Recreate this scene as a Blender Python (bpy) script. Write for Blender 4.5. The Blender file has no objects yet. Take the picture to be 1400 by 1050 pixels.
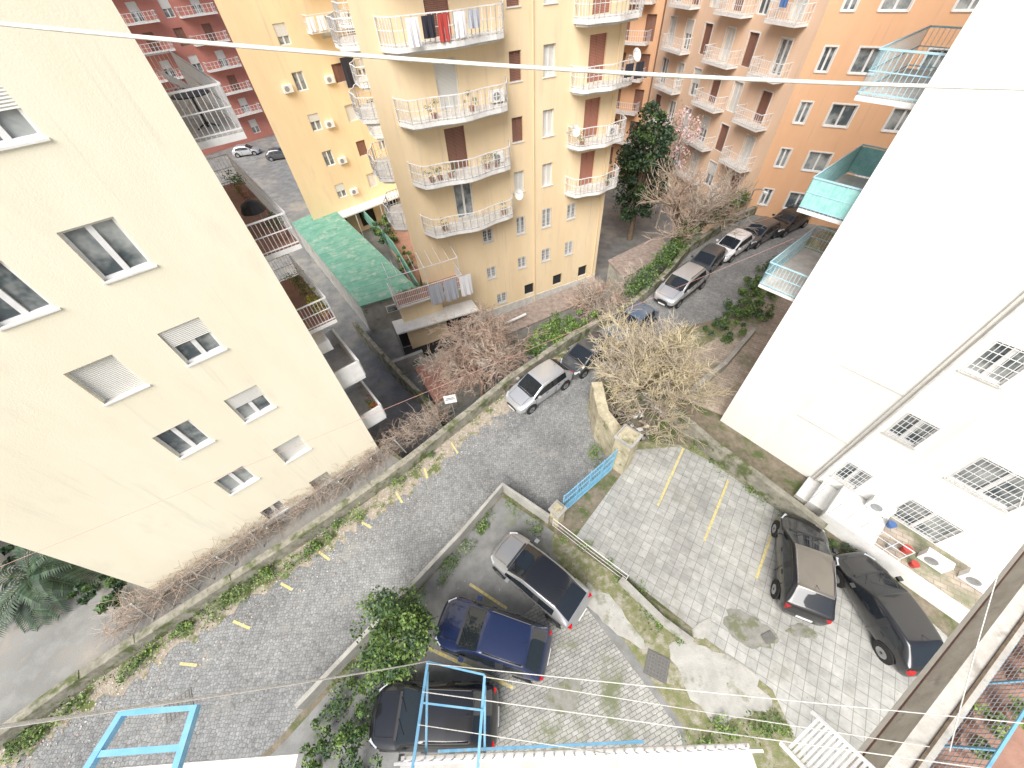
import bpy, math, random
from mathutils import Vector, Matrix
random.seed(7)
R=random.random
def U(a,b): return a+(b-a)*R()
sc=bpy.context.scene
COL=bpy.context.collection
# ---------------------------------------------------------------- materials
MATS={}
def hexc(c): return (c[0],c[1],c[2],1)
def mat(name,c1,c2=None,scale=1.5,rough=.85,bump=.0,bscale=30,metal=0,stretch=(1,1,1),spec=.5,lo=.35,hi=.65,coat=0,c3=None,s3=.25,l3=.55,h3=.75,streak=None):
    m=bpy.data.materials.new(name); m.use_nodes=True
    nt=m.node_tree; b=nt.nodes['Principled BSDF']
    b.inputs['Roughness'].default_value=rough; b.inputs['Metallic'].default_value=metal
    b.inputs['Specular IOR Level'].default_value=spec
    if coat: b.inputs['Coat Weight'].default_value=coat; b.inputs['Coat Roughness'].default_value=.04
    b.inputs['Base Color'].default_value=hexc(c1)
    if c2 or bump:
        tc=nt.nodes.new('ShaderNodeTexCoord'); mp=nt.nodes.new('ShaderNodeMapping')
        mp.inputs['Scale'].default_value=stretch
        nt.links.new(tc.outputs['Object'],mp.inputs['Vector'])
    out=None
    if c2:
        out=noise_mix(nt,mp,hexc(c1),hexc(c2),scale,lo,hi)
        if c3:
            out=noise_mix(nt,mp,out,hexc(c3),s3,l3,h3)
        if streak:
            mp2=nt.nodes.new('ShaderNodeMapping'); mp2.inputs['Scale'].default_value=(2.2,2.2,.12); nt.links.new(tc.outputs['Object'],mp2.inputs['Vector'])
            out=noise_mix(nt,mp2,out,hexc(streak),1.6,.58,.84)
        nt.links.new(out,b.inputs['Base Color'])
    if bump:
        n=nt.nodes.new('ShaderNodeTexNoise'); n.inputs['Scale'].default_value=bscale; n.inputs['Detail'].default_value=3
        nt.links.new(tc.outputs['Object'],n.inputs['Vector'])
        bp=nt.nodes.new('ShaderNodeBump'); bp.inputs['Strength'].default_value=bump; bp.inputs['Distance'].default_value=.03
        nt.links.new(n.outputs['Fac'],bp.inputs['Height']); nt.links.new(bp.outputs['Normal'],b.inputs['Normal'])
    MATS[name]=m; return m
def noise_mix(nt,mp,a,b,scale,lo,hi,detail=4):
    n=nt.nodes.new('ShaderNodeTexNoise'); n.inputs['Scale'].default_value=scale; n.inputs['Detail'].default_value=detail; n.inputs['Roughness'].default_value=.65
    nt.links.new(mp.outputs[0],n.inputs['Vector'])
    r=nt.nodes.new('ShaderNodeMapRange'); r.inputs['From Min'].default_value=lo; r.inputs['From Max'].default_value=hi
    nt.links.new(n.outputs['Fac'],r.inputs['Value'])
    return mixc(nt,r.outputs[0],a,b)
def mixc(nt,fac,a,b,mode='MIX'):
    mx=nt.nodes.new('ShaderNodeMix'); mx.data_type='RGBA'; mx.blend_type=mode
    if isinstance(fac,float): mx.inputs[0].default_value=fac
    else: nt.links.new(fac,mx.inputs[0])
    for i,v in ((6,a),(7,b)):
        if isinstance(v,tuple): mx.inputs[i].default_value=v
        else: nt.links.new(v,mx.inputs[i])
    return mx.outputs[2]
def paving(name,kind,ca,cb,cm,moss,mosslo=.55,mosshi=.7,scale=7.,bw=.4,rough=.75,rot=0,msize=.012,rand=.75,rowh=None):
    m=bpy.data.materials.new(name); m.use_nodes=True; nt=m.node_tree; b=nt.nodes['Principled BSDF']
    b.inputs['Roughness'].default_value=rough
    tc=nt.nodes.new('ShaderNodeTexCoord'); mp=nt.nodes.new('ShaderNodeMapping'); mp.inputs['Rotation'].default_value=(0,0,rot)
    nt.links.new(tc.outputs['Object'],mp.inputs['Vector'])
    if kind=='cobble':
        v=nt.nodes.new('ShaderNodeTexVoronoi'); v.feature='DISTANCE_TO_EDGE'; v.inputs['Scale'].default_value=scale; v.inputs['Randomness'].default_value=rand
        v2=nt.nodes.new('ShaderNodeTexVoronoi'); v2.inputs['Scale'].default_value=scale; v2.inputs['Randomness'].default_value=rand
        nt.links.new(mp.outputs[0],v.inputs['Vector']); nt.links.new(mp.outputs[0],v2.inputs['Vector'])
        r=nt.nodes.new('ShaderNodeMapRange'); r.inputs['From Min'].default_value=.02; r.inputs['From Max'].default_value=.13
        nt.links.new(v.outputs['Distance'],r.inputs['Value'])
        sep=nt.nodes.new('ShaderNodeSeparateColor'); nt.links.new(v2.outputs['Color'],sep.inputs[0])
        stone=mixc(nt,sep.outputs[0],hexc(ca),hexc(cb)); h=r.outputs[0]
        col=mixc(nt,h,hexc(cm),stone)
    else:
        br=nt.nodes.new('ShaderNodeTexBrick'); br.offset=.5 if kind=='brick' else .0
        br.inputs['Color1'].default_value=hexc(ca); br.inputs['Color2'].default_value=hexc(cb); br.inputs['Mortar'].default_value=hexc(cm)
        br.inputs['Scale'].default_value=1; br.inputs['Brick Width'].default_value=bw; br.inputs['Row Height'].default_value=rowh or (bw if kind!='brick' else bw*.5)
        br.inputs['Mortar Size'].default_value=msize; br.inputs['Mortar Smooth'].default_value=.3
        nt.links.new(mp.outputs[0],br.inputs['Vector']); col=br.outputs['Color']
        inv=nt.nodes.new('ShaderNodeMath'); inv.operation='SUBTRACT'; inv.inputs[0].default_value=1; nt.links.new(br.outputs['Fac'],inv.inputs[1]); h=inv.outputs[0]
    st=noise_mix(nt,mp,(.70,.70,.70,1),(1.22,1.22,1.20,1),.35,.3,.7)
    col=mixc(nt,1.0,col,st,'MULTIPLY')
    st2=noise_mix(nt,mp,(.80,.80,.80,1),(1.14,1.14,1.14,1),3.5,.3,.7)
    col=mixc(nt,1.0,col,st2,'MULTIPLY')
    if moss: col=noise_mix(nt,mp,col,hexc(moss),.55,mosslo,mosshi,6)
    nt.links.new(col,b.inputs['Base Color'])
    bp=nt.nodes.new('ShaderNodeBump'); bp.inputs['Strength'].default_value=.4; bp.inputs['Distance'].default_value=.015
    nt.links.new(h,bp.inputs['Height']); nt.links.new(bp.outputs['Normal'],b.inputs['Normal'])
    MATS[name]=m
def slat(name,c1,c2,freq=12.,rough=.6):
    m=bpy.data.materials.new(name); m.use_nodes=True; nt=m.node_tree; b=nt.nodes['Principled BSDF']; b.inputs['Roughness'].default_value=rough
    tc=nt.nodes.new('ShaderNodeTexCoord'); w=nt.nodes.new('ShaderNodeTexWave'); w.bands_direction='Z'; w.inputs['Scale'].default_value=freq/3.14; w.inputs['Distortion'].default_value=0
    nt.links.new(tc.outputs['Object'],w.inputs['Vector'])
    nt.links.new(mixc(nt,w.outputs['Fac'],hexc(c2),hexc(c1)),b.inputs['Base Color'])
    bp=nt.nodes.new('ShaderNodeBump'); bp.inputs['Strength'].default_value=.6; bp.inputs['Distance'].default_value=.02
    nt.links.new(w.outputs['Fac'],bp.inputs['Height']); nt.links.new(bp.outputs['Normal'],b.inputs['Normal']); MATS[name]=m
mat('stucco_cream',(.86,.81,.65),(.82,.76,.59),.5,.9,.12,25,stretch=(1,1,.35),c3=(.75,.69,.55),s3=1.1,l3=.58,h3=.85,streak=(.70,.65,.53))
mat('stucco_yellow',(.84,.68,.45),(.79,.62,.39),.5,.9,.1,20,stretch=(1,1,.25),c3=(.67,.54,.39),s3=1.2,l3=.56,h3=.85,streak=(.63,.51,.37))
mat('stucco_yellow2',(.82,.65,.41),(.77,.59,.36),.4,.9,.1,20,stretch=(1,1,.25),c3=(.65,.51,.36),s3=1.,l3=.58,h3=.85,streak=(.61,.48,.34))
mat('stucco_orange',(.77,.47,.28),(.72,.42,.24),.4,.9,.1,20,stretch=(1,1,.25),c3=(.62,.40,.27),s3=1.,l3=.6,h3=.85,streak=(.58,.37,.25))
mat('stucco_peach',(.80,.58,.42),(.74,.52,.36),.4,.9,.1,20,stretch=(1,1,.25),streak=(.6,.44,.32))
mat('stucco_red',(.54,.22,.17),(.48,.19,.15),.4,.9)
mat('stucco_white',(.88,.87,.82),(.84,.82,.76),.5,.9,.1,20,stretch=(1,1,.3),c3=(.78,.74,.64),s3=1.3,l3=.60,h3=.85,streak=(.75,.70,.59))
mat('white',(.80,.80,.78),(.70,.69,.66),3,.6)
mat('whitemetal',(.80,.80,.80),(.70,.69,.67),4,.45)
mat('slab',(.66,.64,.60),(.50,.48,.44),3,.9)
mat('terracotta',(.40,.23,.17),(.32,.18,.13),3,.85,.2,20)
mat('concrete',(.44,.43,.39),(.31,.30,.27),1.5,.92,.4,25,c3=(.14,.155,.07),s3=1.2,l3=.58,h3=.72)
mat('ledge',(.66,.63,.56),(.50,.47,.41),2.5,.92,.3,25,c3=(.32,.29,.24),s3=3,l3=.58,h3=.75)
mat('wallstone',(.34,.32,.26),(.20,.19,.15),2.5,.95,.8,8,c3=(.10,.12,.045),s3=1.4,l3=.5,h3=.62)
mat('pillarstone',(.56,.50,.35),(.36,.32,.22),2.5,.95,.7,9,c3=(.15,.15,.07),s3=1.6,l3=.55,h3=.7)
mat('dirt',(.25,.21,.155),(.15,.13,.09),3,.98,.6,18,c3=(.09,.115,.04),s3=.9,l3=.5,h3=.62)
mat('moss',(.16,.185,.07),(.28,.25,.165),4,.98,.7,25,c3=(.36,.34,.28),s3=2,l3=.50,h3=.66)
mat('verge',(.44,.39,.32),(.28,.24,.185),7,.98,.6,30,c3=(.12,.15,.05),s3=1.3,l3=.50,h3=.60)
mat('asphalt_low',(.23,.235,.23),(.15,.155,.15),1.2,.5,.3,25,c3=(.31,.29,.25),s3=.4,l3=.5,h3=.7)
mat('asphalt_yard',(.27,.27,.255),(.19,.19,.18),1.2,.8,.3,25,c3=(.33,.30,.26),s3=.6,l3=.5,h3=.7)
mat('asphalt',(.26,.26,.25),(.18,.18,.17),1.5,.85,.3,40,c3=(.18,.19,.13),s3=1,l3=.56,h3=.7)
mat('greenroof',(.10,.28,.21),(.17,.36,.28),1.0,.75,.2,15,c3=(.34,.40,.34),s3=1.6,l3=.52,h3=.7)
mat('rustroof',(.22,.17,.14),(.35,.29,.25),3,.85,.4,15)
mat('redroof',(.38,.18,.14),(.30,.17,.13),4,.85,.4,10)
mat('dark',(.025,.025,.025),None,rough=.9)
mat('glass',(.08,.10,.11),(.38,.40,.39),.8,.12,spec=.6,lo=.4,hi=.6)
mat('carglass',(.016,.020,.024),None,rough=.04,spec=.7)
mat('rubber',(.02,.02,.02),None,rough=.8)
mat('trim',(.03,.03,.032),None,rough=.5)
mat('chrome',(.5,.5,.52),None,rough=.25,metal=1)
mat('lamp',(.55,.57,.6),None,rough=.1,spec=.8)
mat('redlamp',(.45,.01,.01),None,rough=.15)
mat('redcord',(.55,.30,.26),None,rough=.6)
mat('plate',(.75,.75,.72),None,rough=.4)
mat('yellowpaint',(.74,.60,.18),(.43,.40,.29),9,.8,lo=.40,hi=.62)
mat('bluepaint',(.16,.43,.64),(.26,.51,.68),5,.5,c3=(.37,.43,.45),s3=7,l3=.62,h3=.7)
mat('tealpaint',(.36,.58,.66),(.42,.63,.70),5,.5)
mat('tealnet',(.24,.56,.52),(.38,.65,.61),6,.8)
mat('greymetal',(.36,.37,.38),(.25,.25,.25),4,.5,metal=.3)
mat('rope',(.78,.77,.70),(.58,.56,.5),60,.8)
mat('cloth_white',(.78,.78,.79),None,rough=.95); mat('cloth_blue',(.08,.16,.36),None,rough=.95)
mat('cloth_dark',(.03,.03,.04),None,rough=.95); mat('cloth_red',(.42,.06,.05),None,rough=.95); mat('cloth_grey',(.42,.44,.48),None,rough=.95)
mat('bark',(.20,.15,.10),(.11,.08,.055),8,.95,.6,20)
mat('twig_yellow',(.62,.54,.36),(.43,.36,.23),3,.9)
mat('twig_brown',(.50,.37,.29),(.35,.26,.20),3,.9)
mat('twig_grey',(.47,.41,.34),(.33,.28,.23),3,.9)
for n,c in (('leaf_a',(.055,.105,.026)),('leaf_b',(.115,.18,.042)),('leaf_c',(.18,.26,.065)),('leaf_dk',(.020,.042,.022)),('leaf_dk2',(.040,.075,.035)),('leaf_yel',(.5,.42,.03)),('blossom',(.65,.42,.45)),('leaf_dry',(.36,.24,.16)),('leaf_pink',(.46,.31,.26))):
    mat(n,c,tuple(x*1.4 for x in c),2.5,.6)
slat('shutter_white',(.78,.77,.72),(.60,.59,.55),18)
slat('shutter_grey',(.62,.61,.54),(.44,.43,.38),18)
slat('shutter_brown',(.31,.16,.115),(.18,.085,.06),14)
slat('shutter_red',(.48,.22,.16),(.30,.13,.09),14)
paving('cobble','cobble',(.22,.227,.23),(.31,.317,.317),(.16,.16,.15),(.34,.325,.285),.58,.76,9.,rand=.55)
paving('blocks','brick',(.30,.295,.275),(.39,.385,.365),(.17,.17,.14),(.15,.165,.09),.54,.66,bw=.24,rowh=.12,rot=math.radians(-20))
paving('lottile','tile',(.37,.37,.345),(.45,.445,.42),(.25,.245,.22),(.23,.225,.18),.55,.75,bw=.36,rot=math.radians(38))
paving('pathtile','brick',(.42,.35,.28),(.50,.43,.36),(.26,.22,.18),(.19,.20,.12),.5,.65,bw=.4,rot=math.radians(38))
mat('patch',(.46,.45,.41),(.36,.35,.32),2,.9,.3,25,c3=(.19,.20,.12),s3=1.2,l3=.55,h3=.7)
mat('patchdark',(.21,.21,.18),(.29,.28,.25),3,.9,.3,25,c3=(.16,.17,.10),s3=2,l3=.5,h3=.6)
mat('castiron',(.11,.108,.10),(.16,.15,.14),6,.7); mat('castiron2',(.18,.175,.16),(.13,.13,.12),6,.6)
def paint(name,c,metal=.5): mat(name,c,None,rough=.28,metal=metal,coat=1.0)
paint('p_silver',(.54,.55,.56)); paint('p_grey',(.38,.385,.39)); paint('p_blue',(.014,.024,.072),.2); paint('p_black',(.012,.012,.014),0); paint('p_white',(.78,.78,.78),0); paint('p_dgrey',(.08,.085,.09),.3); paint('p_lblue',(.16,.22,.3)); paint('p_roof_reflection',(.22,.20,.17),.6)  # last paint: warm reflection put into a black car's roof colour
# ---------------------------------------------------------------- mesh builder
class MB:
    def __init__(s): s.v=[];s.f=[];s.m=[];s.slots=[]
    def mi(s,n):
        if n not in s.slots: s.slots.append(n)
        return s.slots.index(n)
    def face(s,pts,m):
        i=len(s.v); s.v+= [tuple(p) for p in pts]; s.f.append(tuple(range(i,i+len(pts)))); s.m.append(s.mi(m))
    def hexa(s,p,m):
        i=len(s.v); s.v+=[tuple(q) for q in p]; k=s.mi(m)
        for f in ((0,3,2,1),(4,5,6,7),(0,1,5,4),(1,2,6,5),(2,3,7,6),(3,0,4,7)):
            s.f.append(tuple(i+a for a in f)); s.m.append(k)
    def box(s,x0,x1,y0,y1,z0,z1,m,T=None):
        p=[Vector(q) for q in ((x0,y0,z0),(x1,y0,z0),(x1,y1,z0),(x0,y1,z0),(x0,y0,z1),(x1,y0,z1),(x1,y1,z1),(x0,y1,z1))]
        if T: p=[T@q for q in p]
        s.hexa(p,m)
    def prism(s,poly,z0,z1,m,mt=None,bottom=True):
        n=len(poly); i=len(s.v)
        s.v+=[(a[0],a[1],z0) for a in poly]+[(a[0],a[1],z1) for a in poly]
        for k in range(n):
            j=(k+1)%n; s.f.append((i+k,i+j,i+n+j,i+n+k)); s.m.append(s.mi(m))
        s.f.append(tuple(i+n+k for k in range(n))); s.m.append(s.mi(mt or m))
        if bottom: s.f.append(tuple(i+n-1-k for k in range(n))); s.m.append(s.mi(m))
    def tube(s,pts,r,m,n=4,r2=None):
        pts=[Vector(p) for p in pts]; rings=[]; N=len(pts)
        for k,p in enumerate(pts):
            d=(pts[min(k+1,N-1)]-pts[max(k-1,0)])
            if d.length<1e-6: d=Vector((0,0,1))
            d.normalize(); a=d.orthogonal() if abs(d.z)>.9 else d.cross(Vector((0,0,1))); a.normalize(); b=d.cross(a)
            rr=r if r2 is None else r+(r2-r)*k/(N-1)
            i=len(s.v)
            for q in range(n):
                t=2*math.pi*(q+.5)/n; w=p+a*math.cos(t)*rr+b*math.sin(t)*rr; s.v.append((w.x,w.y,w.z))
            rings.append(i)
        k=s.mi(m)
        for a,b in zip(rings,rings[1:]):
            for q in range(n): s.f.append((a+q,a+(q+1)%n,b+(q+1)%n,b+q)); s.m.append(k)
        s.f.append(tuple(rings[0]+q for q in range(n)));s.m.append(k);s.f.append(tuple(rings[-1]+n-1-q for q in range(n)));s.m.append(k)
    def obj(s,name,parent=None,smooth=False,loc=None):
        me=bpy.data.meshes.new(name); me.from_pydata(s.v,[],s.f)
        for n in s.slots: me.materials.append(MATS[n])
        me.polygons.foreach_set('material_index',s.m)
        if smooth: me.polygons.foreach_set('use_smooth',[True]*len(s.f))
        me.update(); o=bpy.data.objects.new(name,me); COL.objects.link(o)
        if parent: o.parent=parent
        if loc: o.location=loc
        return o
def empty(name,loc=(0,0,0),rot=0):
    e=bpy.data.objects.new(name,None); e.location=loc; e.rotation_euler=(0,0,rot); e.empty_display_size=.5; COL.objects.link(e); return e
def railing(mb,pts,z,h,m,sp=.13,r=.012,top=.028,mid=False,posts=0):
    P=[Vector((p[0],p[1],0)) for p in pts]
    for a,b in zip(P,P[1:]):
        L=(b-a).length
        if L<.01: continue
        d=(b-a)/L
        mb.tube([a+Vector((0,0,z+h)),b+Vector((0,0,z+h))],top,m)
        mb.tube([a+Vector((0,0,z+.08)),b+Vector((0,0,z+.08))],top*.7,m)
        if mid: mb.tube([a+Vector((0,0,z+h*.55)),b+Vector((0,0,z+h*.55))],top*.6,m)
        n=max(1,int(L/sp))
        for k in range(n+1):
            q=a+d*(L*k/n); mb.tube([q+Vector((0,0,z)),q+Vector((0,0,z+h))],r,m)
# ---------------------------------------------------------------- building faces
class Face:
    def __init__(s,p0,p1):
        s.p=Vector((p0[0],p0[1],0)); q=Vector((p1[0],p1[1],0)); s.L=(q-s.p).length; s.u=(q-s.p)/s.L; s.n=Vector((s.u.y,-s.u.x,0))
    def P(s,a,z,d=0): 
        w=s.p+s.u*a+s.n*d; return Vector((w.x,w.y,z))
    def box(s,mb,a0,a1,z0,z1,d0,d1,m):
        mb.hexa([s.P(a0,z0,d1),s.P(a1,z0,d1),s.P(a1,z0,d0),s.P(a0,z0,d0),s.P(a0,z1,d1),s.P(a1,z1,d1),s.P(a1,z1,d0),s.P(a0,z1,d0)],m)
    def wall(s,mb,wb,z0,z1,ops,m,rec=.16,sill=True,surround=None):
        ss=sorted(set([0,s.L]+[round(max(.01,min(s.L-.01,o[0]+k*o[2]/2)),4) for o in ops for k in (-1,1)]))
        zs=sorted(set([z0,z1]+[round(o[1]+k*o[3]/2,4) for o in ops for k in (-1,1)]))
        def inside(a,z): 
            for o in ops:
                if abs(a-o[0])<o[2]/2 and abs(z-o[1])<o[3]/2: return True
            return False
        for a,b in zip(ss,ss[1:]):
            for c,d in zip(zs,zs[1:]):
                if not inside((a+b)/2,(c+d)/2): mb.face([s.P(a,c),s.P(b,c),s.P(b,d),s.P(a,d)],m)
        for o in ops: s.opening(mb,wb,o,m,rec,sill,surround)
    def opening(s,mb,wb,o,m,rec,sill,surround):
        a,z,w,h,k=o; a0,a1,b0,b1=a-w/2,a+w/2,z-h/2,z+h/2
        mb.face([s.P(a0,b0),s.P(a0,b0,-rec),s.P(a0,b1,-rec),s.P(a0,b1)],m); mb.face([s.P(a1,b0,-rec),s.P(a1,b0),s.P(a1,b1),s.P(a1,b1,-rec)],m)
        mb.face([s.P(a0,b1),s.P(a0,b1,-rec),s.P(a1,b1,-rec),s.P(a1,b1)],m); mb.face([s.P(a0,b0,-rec),s.P(a0,b0),s.P(a1,b0),s.P(a1,b0,-rec)],'slab')
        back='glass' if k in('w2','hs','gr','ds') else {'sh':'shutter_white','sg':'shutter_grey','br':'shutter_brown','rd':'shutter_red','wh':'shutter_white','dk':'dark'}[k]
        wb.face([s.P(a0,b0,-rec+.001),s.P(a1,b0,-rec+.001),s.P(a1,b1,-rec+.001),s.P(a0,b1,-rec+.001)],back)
        fr='whitemetal'; t=.07
        if k in('w2','hs','gr','ds'):
            d0,d1=-rec+.004,-rec+.06
            s.box(wb,a0,a0+t,b0,b1,d0,d1,fr); s.box(wb,a1-t,a1,b0,b1,d0,d1,fr); s.box(wb,a0+t,a1-t,b0,b0+t,d0,d1,fr); s.box(wb,a0+t,a1-t,b1-t,b1,d0,d1,fr); s.box(wb,a-.065,a+.065,b0+t,b1-t,d0,d1,fr)
        if k=='hs':
            s.box(wb,a0+.01,a1-.01,z-U(-.1,.15),b1-.002,-rec+.065,-rec+.1,'shutter_white')
        if k in('br','rd','wh','sh','sg'):
            c={'br':'shutter_brown','rd':'shutter_red','wh':'white','sh':'white','sg':'shutter_grey'}[k]
            d0,d1=-rec+.004,-rec+.045
            s.box(wb,a0,a0+.05,b0,b1,d0,d1,c); s.box(wb,a1-.05,a1,b0,b1,d0,d1,c); 
            if k in('br','rd','wh'): s.box(wb,a-.04,a+.04,b0,b1,d0,d1,c)
        if k=='gr':
            n=int(w/.13)
            for i in range(n+1): 
                q=a0+.02+(w-.04)*i/n; wb.tube([s.P(q,b0,.03),s.P(q,b1,.03)],.012,'whitemetal')
            for i in range(5): q=b0+.04+(h-.08)*i/4; wb.tube([s.P(a0,q,.03),s.P(a1,q,.03)],.012,'whitemetal')
        if sill and k!='dk' and h<2: s.box(wb,a0-.05,a1+.05,b0-.05,b0-.004,-.02,.05,'white' if k!='gr' else 'slab')
        if surround:
            t=.09
            s.box(wb,a0-t,a0-.002,b0,b1+t,-.01,.025,surround); s.box(wb,a1+.002,a1+t,b0,b1+t,-.01,.025,surround); s.box(wb,a0-.002,a1+.002,b1+.002,b1+t,-.01,.025,surround)
    def balcony(s,mb,a0,a1,z,dep,curve=0,rail='whitemetal',sp=.15,h=1.0,edge='white',floor='slab',r=.014,solid=False,netm=None,d_in=0,th=.16):
        pts=[]
        if curve:
            N=14
            for i in range(N+1):
                t=i/N; a=a0+(a1-a0)*t
                e=1-(abs(2*t-1))**4
                d=dep*(.15+.85*e**.5)*(1+.10*math.cos((t-.5)*4*math.pi)*curve)
                pts.append((a,d))
            out=[(a0,0.0)]+pts+[(a1,0.0)]
        else: out=[(a0,d_in),(a0,dep),(a1,dep),(a1,d_in)]
        W=[s.P(a,0,d) for a,d in out]
        mb.prism([(w.x,w.y) for w in W],z-th,z,edge,floor)
        if curve:
            W2=[s.P(a0+(a-a0)*.94+.03*(a1-a0),0,d*.8) for a,d in out]
            mb.prism([(w.x,w.y) for w in W2],z-th-.14,z-th-.002,edge)
        rp=[(w.x,w.y) for w in W]
        if solid:
            for p,q in zip(rp,rp[1:]):
                P=Vector((p[0],p[1],0));Q=Vector((q[0],q[1],0))
                if (Q-P).length<.02: continue
                d=(Q-P).normalized(); nn=Vector((d.y,-d.x,0))*.05
                mb.hexa([P-nn+Vector((0,0,z+.003)),Q-nn+Vector((0,0,z+.003)),Q+nn+Vector((0,0,z+.003)),P+nn+Vector((0,0,z+.003)),P-nn+Vector((0,0,z+h)),Q-nn+Vector((0,0,z+h)),Q+nn+Vector((0,0,z+h)),P+nn+Vector((0,0,z+h))],edge)
        else:
            railing(mb,rp,z,h,rail,sp,r,.03,mid=True)
        if netm:
            for p,q in zip(rp,rp[1:]): mb.face([(p[0],p[1],z+.1),(q[0],q[1],z+.1),(q[0],q[1],z+h-.05),(p[0],p[1],z+h-.05)],netm)
def building(name,poly,z0,z1,m,faces,roofm='slab',surround=None,sill=True):
    e=empty(name,(0,0,0)); wm=MB(); win=MB(); n=len(poly)
    for i in range(n):
        F=Face(poly[i],poly[(i+1)%n]); F.wall(wm,win,z0,z1,faces.get(i,[]),m if not isinstance(m,dict) else m.get(i,m['d']),sill=sill,surround=surround)
    wm.face([(p[0],p[1],z1) for p in poly],roofm)
    wm.obj('walls',e); 
    if win.f: win.obj('windows',e)
    return e
# ---------------------------------------------------------------- vegetation
def leaf(mb,c,s,m,flat=0):
    n=Vector((U(-1,1),U(-1,1),U(-.3,1)+flat)); n.normalize(); a=n.orthogonal().normalized(); a=Matrix.Rotation(U(0,6.28),3,n)@a; b=n.cross(a)
    w=s*U(.6,1.2); h=w*U(.5,.8); c=Vector(c)
    mb.face([c-a*w,c-b*h*.8+a*w*.1,c+a*w,c+b*h],m)
def rsph():
    while 1:
        v=Vector((U(-1,1),U(-1,1),U(-1,1)))
        if v.length<1: return v
def crown(mb,c,r,clumps,per,size,ms,wts=None,csize=.3,hollow=.45):
    c=Vector(c); cs=[]
    for i in range(clumps):
        v=rsph(); v=v*(hollow/max(v.length,.05)+ (1-hollow)) if v.length<hollow else v
        p=c+Vector((v.x*r[0],v.y*r[1],v.z*r[2])); cs.append(p)
        base=random.choices(range(len(ms)),wts)[0]; cr=csize*U(.6,1.3)*min(r)
        for k in range(per):
            q=rsph(); p2=p+Vector((q.x,q.y,q.z*.7))*cr
            mm=ms[base] if R()<.7 else random.choice(ms)
            leaf(mb,p2,size,mm,flat=.3)
    return cs
def tree(name,base,c,r,clumps,per,size,ms,wts=None,tr=.14,limbs=8,barkm='bark',csize=.3):
    e=empty(name,base); mb=MB(); b=Vector(base); c=Vector(c)
    lf=MB(); cs=crown(lf,c,r,clumps,per,size,ms,wts,csize)
    low=c-Vector((0,0,r[2]*.5)); mb.tube([b,b.lerp(low,.5)+Vector((U(-.1,.1),U(-.1,.1),0)),low],tr,barkm,7,tr*.7)
    for p in random.sample(cs,min(limbs,len(cs))):
        mid=low.lerp(p,.5)+Vector((0,0,.15*r[2])); mb.tube([low,mid,p],tr*.5,barkm,5,tr*.12)
    t=mb.obj('trunk',e,True); f=lf.obj('foliage',e)
    t.location=-b; f.location=-b
    return e
def bare(name,base,trunk,limb,depth,ms,r0=.12,nl=9,kids=4,droop=.0,lenr=.76,up=.25,trunkm='bark',rmin=.011,spread=.9,elev=.6):
    mb=MB()
    def br(p,d,L,r,k,m):
        q=p; dd=d.copy(); pts=[p]; ns=3 if k>1 else 2
        for i in range(ns):
            dd=(dd+Vector((U(-.3,.3),U(-.3,.3),U(-.2,.2)-droop*(depth-k)/depth))).normalized(); q=q+dd*L/ns; pts.append(q)
        mb.tube(pts,r,(trunkm if k>=depth-1 else m),3 if k<depth-1 else 5,max(r*.55,rmin*.6))
        if k==0: return
        for i in range(kids):
            j=random.choice(range(1,len(pts))) if i else len(pts)-1
            nd=(dd*.8+Vector((U(-1,1)*spread,U(-1,1)*spread,U(-.5,.6)+up))).normalized()
            br(pts[j],nd,L*lenr*U(.65,1.15),max(r*.55,rmin),k-1,m if R()<.8 else random.choice(ms))
    b=Vector(base); top=b+Vector((U(-.1,.1),U(-.1,.1),trunk))
    mb.tube([b,b.lerp(top,.5)+Vector((.06,0,0)),top],r0,trunkm,8,r0*.8)
    for i in range(nl):
        t=2*math.pi*(i+U(-.3,.3))/nl; el=elev*U(.4,1.8); d=Vector((math.cos(t),math.sin(t),el)).normalized()
        br(top-Vector((0,0,U(0,.3)*trunk)),d,limb*U(.8,1.15),r0*.55,depth,random.choice(ms))
    return mb.obj(name,None)
def patch(name,path,width,n,size,ms,wts=None,hgt=.25,zb=.05,side=1,cr=(.15,.5)):
    mb=MB(); P=[Vector((p[0],p[1],p[2] if len(p)>2 else zb)) for p in path]; seg=[(a,b,(b-a).length) for a,b in zip(P,P[1:])]; tot=sum(x[2] for x in seg)
    cl=[]
    for i in range(max(3,int(n/60))):
        t=U(0,tot)
        for a,b,L in seg:
            if t<=L: d=(b-a)/L; nn=Vector((d.y,-d.x,0)); cl.append((a+d*t+nn*U(0,1)*width*side,U(*cr),random.choices(ms,wts)[0])); break
            t-=L
    for c,rr,m0 in cl:
        for k in range(60):
            v=rsph(); leaf(mb,c+Vector((v.x*rr,v.y*rr,abs(v.z)*hgt*(rr/.35))),size,m0 if R()<.65 else random.choice(ms),.5)
    return mb.obj(name)
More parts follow.
